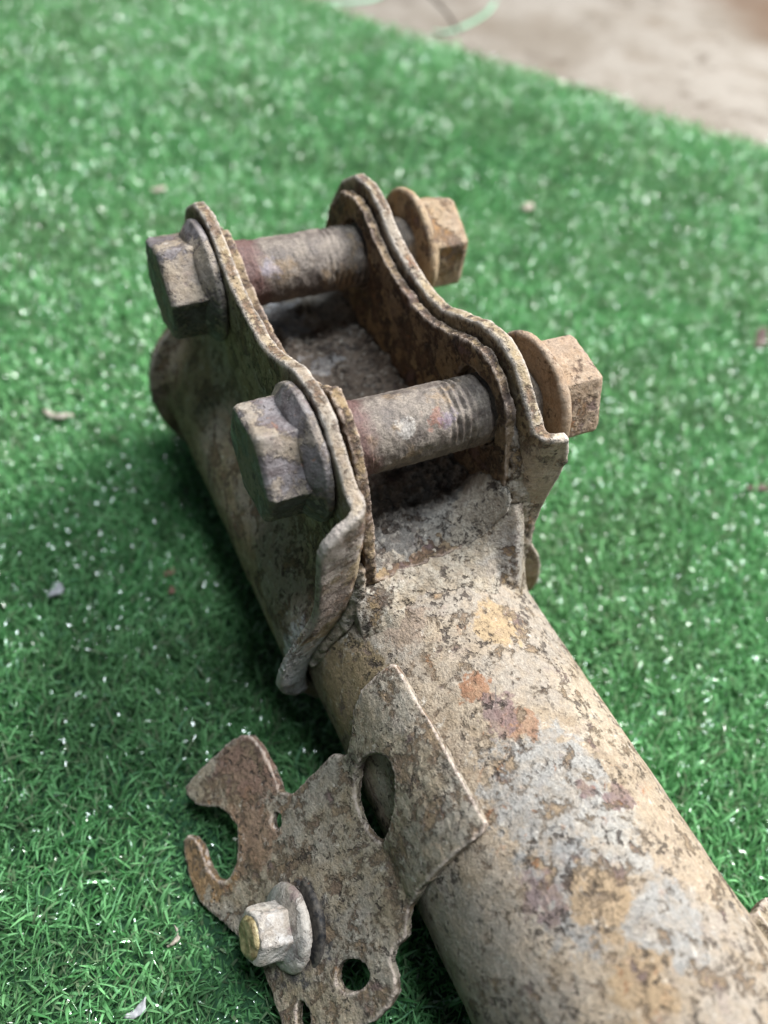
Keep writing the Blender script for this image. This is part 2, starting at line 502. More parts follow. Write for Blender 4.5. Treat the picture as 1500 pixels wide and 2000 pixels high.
def sheet(name, outline, holes, mapping, thick, mat, parent, step=1.2, rough=0.0, seed=0, **kw):
    """a flat blank (outline and holes in blank coordinates) pressed into shape by mapping(s, t) -> point, normal"""
    r = random.Random(seed)

    def rag(poly):
        poly = densify(poly, step)
        if rough:
            poly = [(a + rough * mnoise.noise((a * 0.7, b * 0.7, seed)) + 0.5 * rough * mnoise.noise((a * 2.1, b * 2.1, seed + 5)),
                     b + rough * mnoise.noise((a * 0.7, b * 0.7, seed + 9)) + 0.5 * rough * mnoise.noise((a * 2.1, b * 2.1, seed + 3))) for a, b in poly]
        return poly
    loops = [rag(outline)] + [rag(h) for h in holes]
    pts, edges = [], []
    for lp in loops:
        b = len(pts)
        pts += lp
        edges += [(b + i, b + (i + 1) % len(lp)) for i in range(len(lp))]
    o = np.array(loops[0])
    g = step * 1.15
    xs = np.arange(o[:, 0].min(), o[:, 0].max(), g)
    ys = np.arange(o[:, 1].min(), o[:, 1].max(), g)
    gx, gy = np.meshgrid(xs, ys)
    gp = np.stack([gx.ravel(), gy.ravel()], 1) + rng.uniform(-0.15, 0.15, (gx.size, 2)) * g
    ok = inside(gp, loops[0])
    for h in loops[1:]:
        ok &= ~inside(gp, h)
    gp = gp[ok]
    bd = np.array(pts)
    d2 = np.full(len(gp), 1e9)
    for i in range(0, len(bd), 200):
        d2 = np.minimum(d2, ((gp[:, None, :] - bd[None, i:i + 200]) ** 2).sum(-1).min(1))
    gp = gp[d2 > (0.45 * g) ** 2]
    allp = [Vector(p) for p in pts] + [Vector(p) for p in gp.tolist()]
    vo, eo, fo, ov, oe, of = delaunay_2d_cdt(allp, edges, [], 0, 1e-5)
    vo = np.array([(v.x, v.y) for v in vo])
    fo = np.array([f for f in fo if len(f) == 3])
    cen = vo[fo].mean(1)
    ok = inside(cen, loops[0])
    for h in loops[1:]:
        ok &= ~inside(cen, h)
    fo = fo[ok]
    P = np.empty((len(vo), 3))
    N = np.empty((len(vo), 3))
    for i, (s, t) in enumerate(vo):
        P[i], N[i] = mapping(s, t)
    n = len(vo)
    top = P + N * thick / 2
    bot = P - N * thick / 2
    faces = [tuple(f) for f in fo] + [(f[2] + n, f[1] + n, f[0] + n) for f in fo]
    cnt = {}
    for f in fo:
        for a, b in ((f[0], f[1]), (f[1], f[2]), (f[2], f[0])):
            cnt[(a, b)] = 1
    for (a, b) in cnt:
        if (b, a) not in cnt:
            faces.append((b, a, a + n, b + n))
    ob = mesh_obj(name, np.vstack([top, bot]), faces, mat, parent)
    bm = bmesh.new()
    bm.from_mesh(ob.data)
    bmesh.ops.recalc_face_normals(bm, faces=bm.faces)
    bm.to_mesh(ob.data)
    bm.free()
    corrode(ob, **kw)
    return ob


class Path:
    """cross-section curve in the x-z plane with arc length; normal points away from the tube"""
    def __init__(self, pts, smooth=2, flip=False):
        p = [np.array(q, float) for q in pts]
        for _ in range(smooth):
            q = [p[0]]
            for a, b in zip(p[:-1], p[1:]):
                q += [a * .75 + b * .25, a * .25 + b * .75]
            q.append(p[-1])
            p = q
        self.p = np.array(p)
        self.s = np.concatenate([[0], np.cumsum(np.linalg.norm(np.diff(self.p, axis=0), axis=1))])
        self.L = self.s[-1]
        self.flip = -1 if flip else 1

    def at(self, s):
        s = min(max(s, 0), self.L)
        x = np.interp(s, self.s, self.p[:, 0])
        z = np.interp(s, self.s, self.p[:, 1])
        e = 0.8
        a, b = max(0, s - e), min(self.L, s + e)
        tx = np.interp(b, self.s, self.p[:, 0]) - np.interp(a, self.s, self.p[:, 0])
        tz = np.interp(b, self.s, self.p[:, 1]) - np.interp(a, self.s, self.p[:, 1])
        l = math.hypot(tx, tz)
        return x, z, tz / l * self.flip, -tx / l * self.flip   # normal

    def s_of_z(self, z, side):
        half = len(self.p) // 2
        if side < 0:
            i = slice(0, half)
            zz, ss = self.p[i, 1][::-1], self.s[i][::-1]
        else:
            i = slice(half, None)
            zz, ss = self.p[i, 1], self.s[i]
        return float(np.interp(z, zz, ss))


def lathe_x(profile, y0, z0, seg=64, x_off=0.0, tilt=(0, 0)):
    """profile [(x, r)] turned about an axis along x"""
    v, f = [], []
    for (x, r) in profile:
        for i in range(seg):
            a = 2 * math.pi * i / seg
            v.append((x, y0 + tilt[0] * x + r * math.cos(a), z0 + tilt[1] * x + r * math.sin(a)))
    n = len(profile)
    for j in range(n - 1):
        for i in range(seg):
            k = (i + 1) % seg
            f.append((j * seg + i, j * seg + k, (j + 1) * seg + k, (j + 1) * seg + i))
    f.append(tuple(range(seg))[::-1])
    f.append(tuple((n - 1) * seg + i for i in range(seg)))
    return v, f


def hexprism(x0, x1, af, y0, z0, rot, chamfer=1.2, chamfer_start=False, tilt=(0, 0)):
    R = af / math.sqrt(3)
    rows = [(x0, R), (x1 - math.copysign(chamfer, x1 - x0), R), (x1, R - chamfer * 0.8)]
    v, f = [], []
    for (x, r) in rows:
        for i in range(6):
            a = rot + math.pi / 6 + i * math.pi / 3
            v.append((x, y0 + tilt[0] * x + r * math.cos(a), z0 + tilt[1] * x + r * math.sin(a)))
    for j in range(2):
        for i in range(6):
            k = (i + 1) % 6
            f.append((j * 6 + i, j * 6 + k, (j + 1) * 6 + k, (j + 1) * 6 + i))
    f.append(tuple(range(6))[::-1])
    f.append(tuple(12 + i for i in range(6)))
    return v, f


def fix_normals(o):
    bm = bmesh.new()
    bm.from_mesh(o.data)
    bmesh.ops.recalc_face_normals(bm, faces=bm.faces)
    bm.to_mesh(o.data)
    bm.free()
    return o


# ------------------------------------------------------------------ ground
GZ = -31.8          # concrete level, mm
EDGE_A, EDGE_B = np.array([167.3, 380.2]), np.array([298.2, 178.9])
ed = (EDGE_B - EDGE_A) / np.linalg.norm(EDGE_B - EDGE_A)
en = np.array([-ed[1], ed[0]])          # towards the concrete
if en[0] < 0:
    en = -en

fv, ff = [], []
NF = 60
for j in range(NF + 1):
    for i in range(NF + 1):
        x = -2500 + 5000 * i / NF
        y = -2500 + 5000 * j / NF
        fv.append((x, y, GZ))
for j in range(NF):
    for i in range(NF):
        a = j * (NF + 1) + i
        ff.append((a, a + 1, a + NF + 2, a + NF + 1))
floor = mesh_obj('floor', fv, ff, M_floor)
tag(floor, kind='structure')

TURF_MIN, TURF_MAX = np.array([-420., -260.]), np.array([430., 640.])


def edge_side(x, y):
    return (x - EDGE_A[0]) * en[0] + (y - EDGE_A[1]) * en[1]


# backing sheet
c1 = EDGE_A - ed * 330
c2 = EDGE_B + ed * 520
poly = [c1, c2, (-420, c2[1]), (-420, c1[1])]
bv = [(p[0], p[1], GZ + 0.4) for p in poly] + [(p[0], p[1], GZ + 2.0) for p in poly]
backing = mesh_obj('turf_backing', bv, [(0, 1, 2, 3), (7, 6, 5, 4), (0, 4, 5, 1), (1, 5, 6, 2), (2, 6, 7, 3), (3, 7, 4, 0)], M_back, smooth=False)
fix_normals(backing)
tag(backing, kind='structure')


def build_turf():
    camxy = np.array(CAM_P[:2])
    parts = []
    for dens, rmin, rmax in ((2.05, 0, 190), (1.2, 190, 330), (0.62, 330, 900)):
        n = int(dens * (TURF_MAX - TURF_MIN).prod())
        p = rng.uniform(TURF_MIN, TURF_MAX, (n, 2))
        r = np.linalg.norm(p - camxy, axis=1)
        k = (r >= rmin) & (r < rmax)
        p = p[k]
        side = edge_side(p[:, 0], p[:, 1]) + 3.0 * np.sin(p[:, 1] * 0.13) * np.sin(p[:, 0] * 0.07) + rng.normal(0, 2.2, len(p))
        p = p[side < 0]
        # keep to what the lens could see, with a generous margin
        rel = np.stack([p[:, 0] - CAM_P[0], p[:, 1] - CAM_P[1], np.full(len(p), GZ - CAM_P[2])], 1)
        cx, cy, cz = rel @ np.array(CAM_X), rel @ np.array(CAM_Y), -(rel @ np.array(CAM_Z))
        vis = (cz > 20) & (np.abs(cx / cz) < 750 / 1547 + 0.6) & (np.abs(cy / cz) < 1000 / 1547 + 0.6)
        rim = (np.abs(cx / np.maximum(cz, 1)) > 750 / 1547 + 0.2) | (np.abs(cy / np.maximum(cz, 1)) > 1000 / 1547 + 0.2)
        vis &= ~(rim & (rng.uniform(0, 1, len(p)) < 0.5))
        p = p[vis]
        parts.append((p, 1.0 if rmax < 200 else (1.15 if rmax < 400 else 1.4)))
    V, F = [], []
    base = 0
    for p, wide in parts:
        n = len(p)
        # coherent combing of the pile plus scatter
        comb = 0.9 + 0.7 * np.sin(p[:, 0] * 0.021 + 1.3) + 0.8 * np.sin(p[:, 1] * 0.017 + p[:, 0] * 0.008) + 0.5 * np.sin(p[:, 0] * 0.09) * np.sin(p[:, 1] * 0.11)
        ang = comb + rng.normal(0, 1.2, n)
        lean = np.clip(rng.normal(0.62, 0.28, n), 0.05, 1.25)
        ln = np.clip(rng.normal(5.8, 1.5, n), 2.5, 9.5)
        w = rng.uniform(0.25, 0.72, n) * wide * 0.5
        # pressed down under the strut
        dxs = np.abs(p[:, 0])
        under = (dxs < 27) & (p[:, 1] < 100)
        near = np.clip((34 - dxs) / 14, 0, 1) * (p[:, 1] < 96)
        ln = np.where(under, ln * 0.55, ln * (1 - 0.2 * near))
        lean = np.where(under, 1.2, lean)
        plate = (p[:, 0] > -66) & (p[:, 0] < -24) & (p[:, 1] > -75) & (p[:, 1] < -8)
        hmax = np.where(plate, (p[:, 0] + 27) * 0.95 + 30, 99)
        ln = np.where(plate, np.minimum(ln, np.maximum(3.0, hmax * 1.2)), ln)
        dirv = np.stack([np.cos(ang), np.sin(ang)], 1)
        twist = ang + math.pi / 2 + rng.normal(0, 0.7, n)
        sv = np.stack([np.cos(twist), np.sin(twist)], 1)
        curl = rng.uniform(0.1, 0.9, n)
        rows = []
        ts = (0.0, 0.4, 0.75, 1.0)
        wd = (1.0, 1.0, 0.85, 0.3)
        pos = np.concatenate([p, np.full((n, 1), GZ + 1.5)], 1)
        th = lean * 0.4
        prev_t = 0.0
        blk = np.empty((n, 8, 3))
        roll = rng.normal(0, 1.1, n)
        for i, t in enumerate(ts):
            if i:
                seg = ln * (t - prev_t)
                pos = pos + np.stack([dirv[:, 0] * np.sin(th) * seg, dirv[:, 1] * np.sin(th) * seg, np.cos(th) * seg], 1)
                th = np.clip(th + lean * 0.55 + curl * 0.45, 0, 2.0)
            prev_t = t
            side3 = np.stack([sv[:, 0] * np.cos(roll * t), sv[:, 1] * np.cos(roll * t), np.sin(roll * t)], 1) * (w * wd[i])[:, None]
            blk[:, 2 * i] = pos - side3
            blk[:, 2 * i + 1] = pos + side3
        V.append(blk.reshape(-1, 3))
        q = np.array([(0, 1, 3, 2), (2, 3, 5, 4), (4, 5, 7, 6)])
        F.append((base + np.arange(n)[:, None, None] * 8 + q[None]).reshape(-1, 4))
        base += n * 8
    V = np.vstack(V) * MM
    F = np.vstack(F)
    me = bpy.data.meshes.new('artificial_grass')
    me.vertices.add(len(V))
    me.vertices.foreach_set('co', V.ravel())
    me.loops.add(F.size)
    me.loops.foreach_set('vertex_index', F.ravel().astype(np.int32))
    me.polygons.add(len(F))
    me.polygons.foreach_set('loop_start', np.arange(len(F), dtype=np.int32) * 4)
    me.polygons.foreach_set('loop_total', np.full(len(F), 4, dtype=np.int32))
    me.update(calc_edges=True)
    me.polygons.foreach_set('use_smooth', np.ones(len(F), bool))
    me.materials.append(M_turf)
    o = bpy.data.objects.new('artificial_grass', me)
    col.objects.link(o)
    tag(o, 'short glossy green artificial grass pile under the rusted strut', 'artificial grass', kind='stuff')
    print('TURF blades', len(F) // 3)


build_turf()

# ------------------------------------------------------------------ the strut
strut = bpy.data.objects.new('suspension_strut', None)
col.objects.link(strut)
strut.location = (0, 0.03, -0.028)
strut.empty_display_size = 0.02
tag(strut, 'rusty muddy suspension strut with two loose bolts through its forked bracket', 'strut')

# tube
seg, y0, y1 = 150, -190.0, 97.0
ny = 330
tv, tf = [], []
prof = [(y0 + (y1 - y0) * j / (ny - 1), 25.0) for j in range(ny)]
prof = [(y0, 0.01), (y0, 12), (y0, 24.0)] + prof + [(y1 + 0.8, 24.0), (y1 + 1, 12), (y1 + 1, 0.01)]
for (y, r) in prof:
    for i in range(seg):
        a = 2 * math.pi * i / seg
        ca, sa = math.cos(a), math.sin(a)
        q = (r * ca, y, r * sa)
        dr = 0.28 * mnoise.noise((q[0] / 9, y / 9, q[2] / 9)) + 0.16 * mnoise.noise((q[0] / 2.6, y / 2.6, q[2] / 2.6))
        rr = r + (dr if r > 20 else 0)
        tv.append((rr * ca, y, rr * sa))
for j in range(len(prof) - 1):
    for i in range(seg):
        k = (i + 1) % seg
        tf.append((j * seg + i, (j + 1) * seg + i, (j + 1) * seg + k, j * seg + k))
tube = mesh_obj('tube', tv, tf, M_tube, strut)
fix_normals(tube)
tube['label'] = 'thick damper tube with mud, grey scale and orange rust'

# outer clamp bracket: one pressed sheet wrapped round the tube with two ears
RB = 27.0
arc = [(RB * math.cos(math.radians(a)), RB * math.sin(math.radians(a))) for a in range(146, 146 + 249, 6)]
XL, XR = -17.0, 20.0
outer = Path([(XL, 66), (XL, 50), (XL, 36), (XL - .3, 28), (XL - 1.8, 21)] + arc + [(XR + 0.9, 21), (XR + .1, 28), (XR, 36), (XR, 50), (XR, 66)], smooth=2)
mid = outer.at(outer.L / 2)
if mid[3] > 0:
    outer.flip = -1
Y_FAR = 84.0


def y_bend(s):
    return -7.8 + 3.0 * s / outer.L


def flare_len(s):
    x, z, nx, nz = outer.at(s)
    if x < 0:
        off = np.interp(z, [-8.0, -5.5, -2.5, 2, 8, 20, 32, 45, 48.5, 51, 53], [-3.0, 0.6, 4.2, 6.2, 7.0, 7.6, 8.4, 8.4, 7.0, 3.0, -1.0])
    else:
        off = np.interp(z, [-9, -4, 0, 12, 22, 30, 46, 52, 55], [-4.0, 2, 4.2, 5.0, 3.4, 4.2, 6.5, 4.5, -2.0])
    return max(0.0, off + 0.9)


def far_len(s):
    x, z, nx, nz = outer.at(s)
    return float(np.interp(z, [-24, -18, 12, 24, 40], [0, 5.0, 5.0, 3.0, 0.0]))


def flare(t, r=1.7, amax=math.radians(80)):
    if t <= 0:
        return 0.0, 0.0, 0.0
    a = min(t / r, amax)
    along, out = r * math.sin(a), r * (1 - math.cos(a))
    rest = t - r * amax
    if rest > 0:
        along += rest * math.cos(amax)
        out += rest * math.sin(amax)
    return along, out, a


def map_outer(s, y):
    x, z, nx, nz = outer.at(s)
    yb = y_bend(s)
    if y < yb:
        al, ou, a = flare(yb - y)
        th = 1.0 - 0.36 * min(1.0, a / 1.2)      # the drawn rim is thinner
        n = (nx * math.cos(a) * th, math.sin(a) * th, nz * math.cos(a) * th)
        return (x + nx * ou, yb - al, z + nz * ou), n
    if y > Y_FAR:
        al, ou, a = flare(y - Y_FAR)
        n = (nx * math.cos(a), -math.sin(a), nz * math.cos(a))
        return (x + nx * ou, Y_FAR + al, z + nz * ou), n
    return (x, y, z), (nx, 0, nz)


EAR = [(86.5, 34), (86.3, 41), (84.5, 48), (79.5, 55.5), (73, 60.2), (66, 61.3), (60.5, 59.9), (56, 57.2), (51, 55.2), (44, 53.9), (36, 53.4), (30, 54.2),
       (23.5, 57.4), (17, 60.6), (10, 61.6), (5, 60.4), (1, 57.4), (-2.5, 54.6), (-4.8, 52.4)]
S = outer.L
sl = lambda z: outer.s_of_z(z, -1)
sr = lambda z: outer.s_of_z(z, 1)
out_poly = [(sl(z), y) for y, z in EAR]
ss = np.linspace(sl(51.5), sr(51.5), 90)
out_poly += [(s, y_bend(s) - flare_len(s)) for s in ss]
out_poly += [(sr(z), y) for y, z in EAR[::-1]]
ss = np.linspace(sr(33), sl(33), 60)
out_poly += [(s, Y_FAR + 1.5 + far_len(s)) for s in ss]
B_FAR, B_NEAR = (64.5, 46.1), (9.4, 47.0)


def circ(s, y, r, n=28):
    return [(s + r * math.cos(2 * math.pi * i / n), y + r * math.sin(2 * math.pi * i / n)) for i in range(n)]


holes = [circ(sl(b[1]), b[0], 7.7) for b in (B_FAR, B_NEAR)] + [circ(sr(b[1]), b[0], 7.7) for b in (B_FAR, B_NEAR)]
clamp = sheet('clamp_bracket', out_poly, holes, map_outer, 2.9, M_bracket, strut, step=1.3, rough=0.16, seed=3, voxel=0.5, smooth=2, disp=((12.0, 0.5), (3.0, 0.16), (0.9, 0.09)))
clamp['label'] = 'forked outer clamp bracket with flared rims and corroded ears'

# inner reinforcing channel between the ears
IL, IR = -13.7, 16.9
inner = Path([(IL, 66), (IL, 50), (IL, 40), (IL, 31), (IL + .6, 26.4), (IL + 4.5, 25.2), (-3, 25.5), (6, 25.5), (IR - 5, 25.2), (IR - .6, 26.4), (IR, 31), (IR, 40), (IR, 50), (IR, 66)], smooth=2)
if inner.at(inner.L / 2)[3] > 0:
    inner.flip = -1


def map_inner(s, y):
    x, z, nx, nz = inner.at(s)
    return (x, y, z), (nx, 0, nz)


IEAR = [(82.5, 34), (82.0, 43), (79, 50.5), (73.5, 56.8), (67, 59.2), (61.5, 58.4), (56, 55.4), (50, 53.4), (43, 52.2), (36, 51.8), (30, 52.6),
        (22, 56.4), (16, 59.4), (10, 60.6), (4.5, 58.8), (0, 54.8), (-3.5, 48.5), (-6.2, 41), (-8.2, 34)]
il = lambda z: inner.s_of_z(z, -1)
ir = lambda z: inner.s_of_z(z, 1)
in_poly = [(il(z - (3.4 if y > 14 else 0)), y) for y, z in IEAR] + [(s, -8.2 + 1.6 * (s - il(30)) / (ir(30) - il(30))) for s in np.linspace(il(30), ir(30), 16)]
in_poly += [(ir(z - (0.4 if y > 24 else 1.2)), y + (1.5 if y < 0 else 0)) for y, z in IEAR[::-1]] + [(s, 82.5) for s in np.linspace(ir(30), il(30), 16)]
holes = [circ(il(b[1]), b[0], 7.7) for b in (B_FAR, B_NEAR)] + [circ(ir(b[1]), b[0], 7.7) for b in (B_FAR, B_NEAR)]
chan = sheet('inner_channel', in_poly, holes, map_inner, 2.2, M_channel, strut, step=1.3, rough=0.4, seed=21, voxel=0.42, smooth=1, disp=((6.0, 0.4), (2.2, 0.45), (0.9, 0.22)))
chan['label'] = 'inner reinforcing channel between the two ears, flaking rust'


# caked mud: lumpy fill on the channel floor and along the weld
def mud(name, x0, x1, ya, yb, hfun, bottom, step, mat, label, seed):
    nx = int((x1 - x0) / step) + 1
    nyy = int((yb - ya) / step) + 1
    v, f = [], []
    for j in range(nyy):
        for i in range(nx):
            x = x0 + (x1 - x0) * i / (nx - 1)
            y = ya + (yb - ya) * j / (nyy - 1)
            v.append((x, y, hfun(x, y)))
    n0 = len(v)
    for j in range(nyy):
        for i in range(nx):
            v.append((v[j * nx + i][0], v[j * nx + i][1], bottom(v[j * nx + i][0])))
    for j in range(nyy - 1):
        for i in range(nx - 1):
            a = j * nx + i
            f.append((a, a + 1, a + nx + 1, a + nx))
            f.append((n0 + a, n0 + a + nx, n0 + a + nx + 1, n0 + a + 1))
    rim = [i for i in range(nx)] + [j * nx + nx - 1 for j in range(1, nyy)] + [(nyy - 1) * nx + i for i in range(nx - 2, -1, -1)] + [j * nx for j in range(nyy - 2, 0, -1)]
    for a, b in zip(rim, rim[1:] + rim[:1]):
        f.append((a, n0 + a, n0 + b, b))
    o = mesh_obj(name, v, f, mat, strut)
    fix_normals(o)
    o['label'] = label
    return o


def fb(x, y, z, o=4):
    return mnoise.fractal((x, y, z), 1.0, 2.0, o)


def crumbs(x, y, k=1.0):
    v = mnoise.voronoi((x / 1.7 + 0.4 * fb(x / 2, y / 2, 9), y / 1.7, 0.3))[0]
    w = mnoise.voronoi((x / 0.9, y / 0.9, 5.3))[0]
    return k * (0.75 * (v[1] - v[0]) + 0.3 * (w[1] - w[0]) + 0.55 * fb(x / 1.6, y / 1.6, 7))


def mud_floor(x, y):
    wall = 3.6 * (math.exp(-((x + 12.6) / 2.2) ** 2) + math.exp(-((x - 15.6) / 2.6) ** 2))
    lip = np.interp(y, [-7.4, -5.5, -3.5, 0, 4, 9], [25.4, 25.9, 26.8, 27.5, 28.2, 28.2])
    h = lip + wall * (0.6 + 0.5 * fb(x / 6, y / 6, 4)) + 1.3 * fb(x / 7, y / 7, 1)
    fx = min(1.0, max(0.0, (x - 4.0) / 12.5))
    fy = min(1.0, max(0.0, (8.0 - y) / 12.0))
    h += 11.0 * fx * fx * fy * fy * (3 - 2 * fy)
    return h + crumbs(x, y, 1.25 if y < 16 else 0.7) + (0.8 if y > 14 else 0)


def tz(x):
    return math.sqrt(max(1.0, 25.0 ** 2 - x * x))


def mud_weld(x, y):
    edge = -17.5 + 4.0 * fb(x / 6, 3.3, 2) - 2.0 * math.exp(-((x - 14) / 6) ** 2)
    w = min(1.0, max(0.0, (y - edge) / (-7.5 - edge)))
    w = w * w * (3 - 2 * w)
    w *= min(1.0, max(0.0, (22.2 - x) / 3.5)) ** 0.7
    top = 26.2 + 9.5 * min(1.0, max(0.0, (x - 5.0) / 12.0)) ** 2 + 0.6 * max(0.0, (-14.5 - x) / 4)
    return tz(x) - 0.35 + w * (top - tz(x) + 0.2) + (0.25 + 0.75 * w) * crumbs(x, y, 0.7) * min(1, w * 5 + 0.1)


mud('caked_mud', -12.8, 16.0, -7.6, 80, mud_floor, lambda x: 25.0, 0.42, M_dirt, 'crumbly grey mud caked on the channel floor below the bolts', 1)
mud('weld_mud', -17.0, 22.5, -23, -6.2, mud_weld, lambda x: tz(x) - 2.0, 0.42, M_weld, 'dusty mud filling the joint of channel and tube', 2)


# mud ridge packed between the two layers of the right-hand ear
def ridge(name, pts, mat, label):
    pts = [np.array(p, float) for p in pts]
    for _ in range(2):
        q = [pts[0]]
        for a, b in zip(pts[:-1], pts[1:]):
            q += [a * .75 + b * .25, a * .25 + b * .75]
        q.append(pts[-1])
        pts = q
    v, f = [], []
    sg = 20
    for p in pts:
        for i in range(sg):
            a = 2 * math.pi * i / sg
            k = 1 + 0.25 * fb(p[2] / 3, a * 1.5, p[1] / 3)
            v.append((p[0] + p[3] * math.cos(a) * k, p[1] + p[4] * math.sin(a) * k, p[2]))
    for j in range(len(pts) - 1):
        for i in range(sg):
            k = (i + 1) % sg
            f.append((j * sg + i, j * sg + k, (j + 1) * sg + k, (j + 1) * sg + i))
    f.append(tuple(range(sg))[::-1])
    f.append(tuple((len(pts) - 1) * sg + i for i in range(sg)))
    o = fix_normals(mesh_obj(name, v, f, mat, strut))
    corrode(o, 0.4, 1, ((3.0, 0.8), (1.3, 0.5)))
    o['label'] = label


ridge('packed_mud', [(20.5, -7.0, 11, 5.2, 2.6), (20.3, -6.6, 20, 5.2, 2.7), (20.0, -6.0, 30, 4.5, 2.5), (19.8, -5.0, 39, 3.8, 2.2), (19.2, -2.6, 45.5, 2.2, 1.6), (18.4, 1.6, 51.5, 1.0, 1.0)], M_weld,
      'dusty ridge of mud between ear layers and flared rim')
ridge('packed_mud', [(-25.0, -8.6, 6, 1.0, 1.4), (-22.6, -8.6, 12, 1.4, 1.8), (-19.2, -8.8, 17, 1.8, 2.0), (-16.8, -8.8, 22, 1.8, 2.0), (-16.0, -8.4, 27, 1.5, 1.8), (-15.4, -7.4, 33, 0.8, 1.2)], M_weld,
      'pale mud packed where the flared rim meets the tube')


# hose bracket: saddle on the tube that bends out into a notched plate
RS = 26.6
bend = 172
arcp = [(RS * math.cos(math.radians(a)), RS * math.sin(math.radians(a))) for a in range(112, bend + 1, 4)]
px, pz = arcp[-1]
dx, dz = -0.7239, -0.6899
hose = Path(arcp + [(px + dx * 1.5, pz + dz * 1.5), (px + dx * 60, pz + dz * 60)], smooth=1)
S_B = math.radians(bend - 112) * RS     # blank coordinate of the bend
if hose.at(S_B + 20)[2] > 0:
    hose.flip = -1


def map_hose(s, y):
    s2 = s + S_B
    x, z, nx, nz = hose.at(s2)
    # the plate is slightly dished and its upper tab is bent
    d = 0
    if s > 4:
        d = 0.6 * math.sin(s * 0.12) * math.sin(y * 0.1) + (max(0, -y < 24) * 0.0)
        if y > -25:
            d += (y + 25) * 0.09
    return (x + nx * d, y, z + nz * d), (nx, 0, nz)


plate = [(2.0, -26.9), (9.7, -27.5), (15.0, -27.9), (17.3, -25.9), (17.0, -23.8), (16.9, -20.8), (16.9, -16.5), (18.0, -12.8), (20.0, -11.1), (23.1, -10.6), (29.0, -11.1),
         (35.1, -11.7), (38.3, -12.2), (38.7, -13.8), (37.1, -17.1), (34.7, -19.0), (32.1, -20.6), (30.8, -23.3), (30.0, -26.0), (31.3, -29.0), (33.3, -31.9), (36.0, -33.3),
         (38.2, -33.4), (40.0, -31.8), (40.9, -28.6), (40.5, -25.1), (41.2, -22.3), (42.8, -20.8), (44.5, -21.2), (45.7, -24.5), (46.3, -29.4), (45.9, -33.6), (43.2, -38.1),
         (40.9, -41.9), (38.3, -46.8), (36.2, -51.3), (36.0, -55.4), (36.0, -59.6), (36.4, -63.0), (34.6, -66.3), (27.8, -69.9), (22.6, -68.4), (17.4, -69.0), (13.0, -68.4),
         (10.4, -67.3), (9.0, -64.7), (8.8, -62.8), (6.9, -61.4), (3.8, -61.1), (2.4, -59.2), (0.8, -57.4),
         (-6, -56.6), (-14.7, -56.0), (-22.3, -55.5), (-23.3, -54.6), (-23.1, -37.6), (-22.6, -23.2), (-21.8, -22.6), (-15.0, -22.9), (-10.5, -24.6), (-7.0, -27.6), (-3.0, -29.4), (0.2, -28.6)]
h_a = [(17.3 + (a - 17.3) * 1.3, -61.2 + (b + 61.2) * 1.35) for a, b in [(19.6, -59.8), (17.9, -59.1), (15.2, -59.8), (14.1, -61.8), (15.5, -63.1), (18.9, -63.0), (20.2, -61.6)]]
h_b = [(31.6, -60.3), (29.8, -59.4), (28.7, -61.6), (29.1, -63.7), (30.9, -64.9), (33.0, -63.5)]
h_c = [(20.3, -28.6), (18.8, -29.8), (19.6, -31.9), (21.6, -31.8), (21.8, -29.9)]
slot = [(0.6, -34.2), (-4.5, -32.4), (-9.5, -33.0), (-12.4, -35.2), (-13.0, -38.4), (-10.8, -41.6), (-7.4, -44.4), (-2.5, -46.2), (0.8, -46.0), (2.2, -42.3), (2.0, -37.9)]
hb = sheet('hose_bracket', plate, [chaikin(h, 2) for h in (h_a, h_b, h_c, slot)], map_hose, 2.1, M_hose, strut, step=1.0, rough=0.14, seed=44, voxel=0.4, smooth=1,
           disp=((7.0, 0.35), (2.0, 0.2), (0.8, 0.16)))
hb['label'] = 'notched rusty hose bracket plate welded to the side of the tube'

# nut and stud on the plate
S_N, Y_N = 26.0, -48.4
(c0, n0) = map_hose(S_N, Y_N)
c0, n0 = np.array(c0), np.array(n0)
n1 = n0 + np.array([-0.28, 0.10, -0.22])
n1 /= np.linalg.norm(n1)
ref = Matrix.Identity(3)
zax = Vector(n1)
xax = zax.cross(Vector((0, 1, 0))).normalized()
yax = zax.cross(xax)


def along(profile, seg, name, mat, parent, hexed=False, rot=0.0):
    v, f = [], []
    for (h, r) in profile:
        for i in range(seg):
            a = 2 * math.pi * i / seg + rot
            q = Vector(c0) + zax * h + xax * (r * math.cos(a)) + yax * (r * math.sin(a))
            v.append(tuple(q))
    n = len(profile)
    for j in range(n - 1):
        for i in range(seg):
            k = (i + 1) % seg
            f.append((j * seg + i, j * seg + k, (j + 1) * seg + k, (j + 1) * seg + i))
    f.append(tuple(range(seg))[::-1])
    f.append(tuple((n - 1) * seg + i for i in range(seg)))
    o = mesh_obj(name, v, f, mat, parent)
    return fix_normals(o)


fl = along([(0.4, 6.6), (0.9, 7.7), (1.8, 7.8), (2.5, 7.3), (3.2, 5.6), (3.6, 4.0)], 56, 'flange_nut', M_stud, strut)
corrode(fl, 0.35, 1, ((3.0, 0.3), (1.0, 0.15)))
fl['label'] = 'pale flange nut on the hose bracket'
hx = along([(2.2, 5.3), (8.4, 5.2), (9.4, 4.7)], 6, 'hexagon', M_stud, fl, rot=0.3)
corrode(hx, 0.3, 5, ((3.0, 0.3), (1.0, 0.12)))
st = along([(8.8, 3.8), (9.7, 3.7), (10.2, 3.0)], 40, 'stud_end', M_gold, fl)
corrode(st, 0.3, 1, ((2.5, 0.35), (1.0, 0.2)))
wr = along([(-1.8, 8.6), (-0.5, 9.0), (0.0, 8.4)], 48, 'oily_stain_ring', M_black, fl)  # added disc standing for the oily stain around the nut
corrode(wr, 0.4, 2, ((4.0, 0.4), (1.4, 0.2)))


